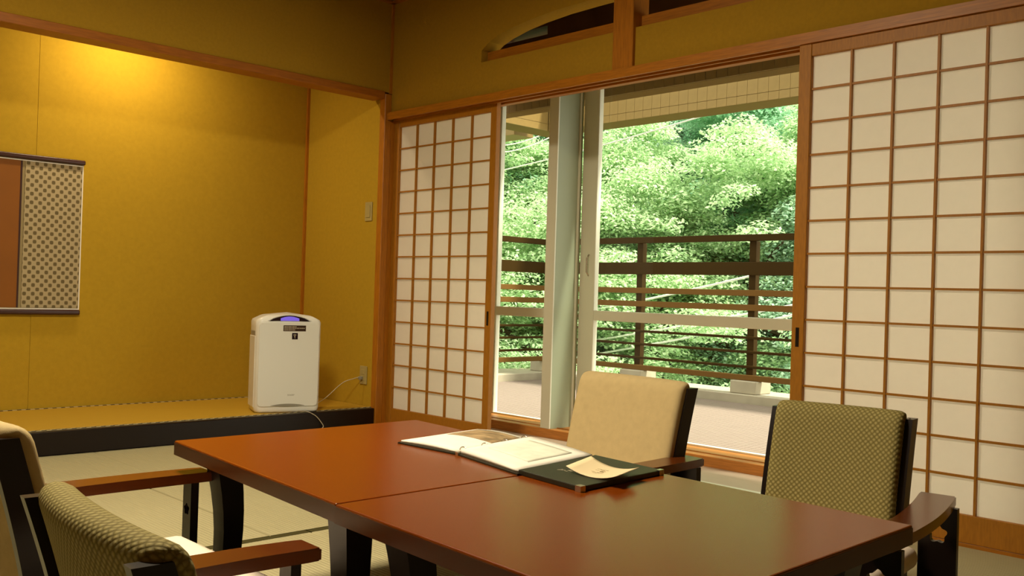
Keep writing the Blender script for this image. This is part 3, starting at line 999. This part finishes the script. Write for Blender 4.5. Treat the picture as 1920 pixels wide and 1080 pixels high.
def crown_mesh(name, seed, m, npads, leaves, spread, height, leaf):
    rg = np.random.default_rng(seed)
    V, Fc = [], []
    for p in range(npads):
        t = rg.random()
        zc = height * (.28 + .72 * t)
        rad = spread * (1.0 - .75 * max(0, t - .25) / .75) * math.sqrt(rg.random() * .9 + .1)
        an = rg.random() * 2 * math.pi
        c = np.array([rad * math.cos(an), rad * math.sin(an), zc - .10 * rad])
        R = .20 + .34 * rg.random()
        th = R * (.30 + .25 * rg.random())
        n = int(leaves * R * R)
        q = rg.normal(size=(n, 3))
        q /= np.linalg.norm(q, axis=1)[:, None]
        rr = rg.random(n) ** .4
        pos = c + q * rr[:, None] * np.array([R, R, th])
        pos[:, 2] -= .45 * ((pos[:, 0] - c[0]) ** 2 + (pos[:, 1] - c[1]) ** 2)
        nr = q * np.array([.35, .35, .2]) + np.array([0, 0, .85]) + rg.normal(size=(n, 3)) * .42
        nr /= np.linalg.norm(nr, axis=1)[:, None]
        a = np.cross(nr, rg.normal(size=(n, 3)))
        a /= np.linalg.norm(a, axis=1)[:, None]
        b = np.cross(nr, a)
        s = leaf * (.6 + .8 * rg.random(n))[:, None]
        base = len(V) * 4
        quad = np.stack([pos - a * s, pos - b * s * .55, pos + a * s, pos + b * s * .55], 1)
        V.append(quad.reshape(-1, 3))
    V = np.concatenate(V)
    nq = len(V) // 4
    me = bpy.data.meshes.new(name)
    me.vertices.add(len(V)); me.vertices.foreach_set('co', V.ravel())
    me.loops.add(nq * 4); me.loops.foreach_set('vertex_index', np.arange(nq * 4))
    me.polygons.add(nq)
    me.polygons.foreach_set('loop_start', np.arange(nq) * 4)
    me.polygons.foreach_set('loop_total', np.full(nq, 4))
    me.update()
    me.materials.append(m)
    return me
CROWNS = [crown_mesh('crown_pale', 1, LEAFA, 190, 3000, 2.3, 5.4, .027),
          crown_mesh('crown_green', 2, LEAFB, 190, 3000, 2.3, 5.6, .027),
          crown_mesh('crown_blue', 3, LEAFC, 170, 3000, 2.2, 5.0, .026),
          crown_mesh('crown_light', 4, LEAFA, 200, 3000, 2.5, 5.8, .028)]
bm = tube([(0, 0, -.6), (.1, .05, 1.2), (-.05, .1, 2.6), (.05, 0, 4.2)], [.14, .11, .08, .03], 7)
for k in range(7):
    a = k * 2.4; z = 1.4 + .38 * k; L_ = 1.7 - .15 * k
    tube([(0, 0, z), (.5 * L_ * math.cos(a), .5 * L_ * math.sin(a), z + .35), (L_ * math.cos(a), L_ * math.sin(a), z + .5)], [.05, .035, .012], 5, bm)
TRUNK = bpy.data.meshes.new('trunk')
bm.to_mesh(TRUNK); bm.free(); TRUNK.materials.append(BARK)
KIND = ['pale yellow-green maple on the slope beyond the railing', 'fresh green maple on the slope beyond the railing',
        'bluish green leafy tree on the slope beyond the railing', 'tall light green maple on the slope beyond the railing']
rt = random.Random(11)
ti = 0
for row, (d, n) in enumerate(((12.4, 7), (14.2, 8), (16.2, 9), (18.4, 9), (21.0, 10), (24.5, 10))):
    for k in range(n):
        a = math.radians(20 + 44 * (k + (.5 if row % 2 else 0) + rt.uniform(-.2, .2)) / n)
        dd = d + rt.uniform(-.6, .6)
        x, y = -dd * math.sin(a), dd * math.cos(a)
        kind = rt.choice((0, 0, 1, 1, 2, 3))
        s = rt.uniform(.85, 1.12)
        t = empty('tree', (x, y, hill_z(x, y)), rt.uniform(0, 6.28))
        t.scale = (s, s, s * rt.uniform(.9, 1.1))
        tag(t, KIND[kind], 'tree', 'trees beyond the railing, kind %s' % 'abcd'[kind])
        c = bpy.data.objects.new('crown', CROWNS[kind]); COL.objects.link(c); c.parent = t
        c['kind'] = 'stuff'
        tr = bpy.data.objects.new('trunk', TRUNK); COL.objects.link(tr); tr.parent = t
        ti += 1

def ray_at(px, py, Y):
    d = _fw + _r * ((px - 960) / _f) - _u * ((py - 540) / _f)
    return Vector((0, 0, CAM_H)) + d * (Y / d.y)
cables = [((940, 271), (1028, 247), 'pale overhead cable crossing the left window near the beam'),
          ((940, 284), (1028, 259), 'second pale overhead cable crossing the left window'),
          ((940, 318), (1392, 194), 'long pale overhead cable crossing both windows above the railing'),
          ((1000, 597), (1420, 514), 'pale cable seen behind the upper railing slats'),
          ((940, 660), (1470, 575), 'pale cable seen behind the lower railing slats'),
          ((1000, 680), (1480, 592), 'lowest pale cable seen behind the railing')]
for i, (p, q, lab) in enumerate(cables):
    Y = 8.1 + .10 * i
    A, B = ray_at(*p, Y), ray_at(*q, Y + .3)
    d = (B - A)
    A2, B2 = A - d * .6, B + d * .5
    pts = [A2.lerp(B2, k / 16) - Vector((0, 0, .12 * math.sin(math.pi * k / 16))) + Vector((0, 0, .08)) for k in range(17)]
    c = obj('cable', tube(pts, .008 if i < 3 else .013, 6), CABLE, smooth=True)
    tag(c, lab, 'cable')

# ------------------------------------------------------------------ lamps of the room
def ceiling_lamp(name, loc, size, energy, label, col):
    r = empty(name, (loc[0], loc[1], loc[2]))
    tag(r, label, 'lamp')
    h = size / 2
    obj('lamp_frame', bx(-h, h, -h, h, -.035, 0, .004), SHOJIW, r)
    obj('diffuser', bx(-h + .03, h - .03, -h + .03, h - .03, -.05, -.0355, .004), LAMPW, r)
    l = bpy.data.lights.new('lamp_light', 'AREA')
    l.shape = 'SQUARE'; l.size = size * .85; l.energy = energy; l.color = col
    lo = bpy.data.objects.new('lamp_light', l)
    COL.objects.link(lo)
    lo.parent = r; lo.location = (0, 0, -.06)
    return r
WARM = (1, .86, .62)
ceiling_lamp('ceiling_lamp', (-2.6, 1.0, ZC), .60, 106, 'square wooden ceiling lamp over the tatami before the alcove, out of view', WARM)
# alcove lamp hidden behind the header
al_ = empty('alcove_lamp', (-5.42, 2.25, 2.56))
tag(al_, 'small tube lamp under the alcove ceiling, hidden by the header', 'lamp')
obj('housing', bx(-.06, .06, -.23, .23, -.03, 0, .004), SHOJIW, al_)
obj('tube', bx(-.02, .02, -.21, .21, -.05, -.031, .006), LAMPW, al_)
l = bpy.data.lights.new('alcove_light', 'AREA')
l.shape = 'RECTANGLE'; l.size = .08; l.size_y = .40; l.energy = 17; l.color = (1, .80, .50)
lo = bpy.data.objects.new('alcove_light', l)
COL.objects.link(lo)
lo.parent = al_; lo.location = (0, 0, -.06)
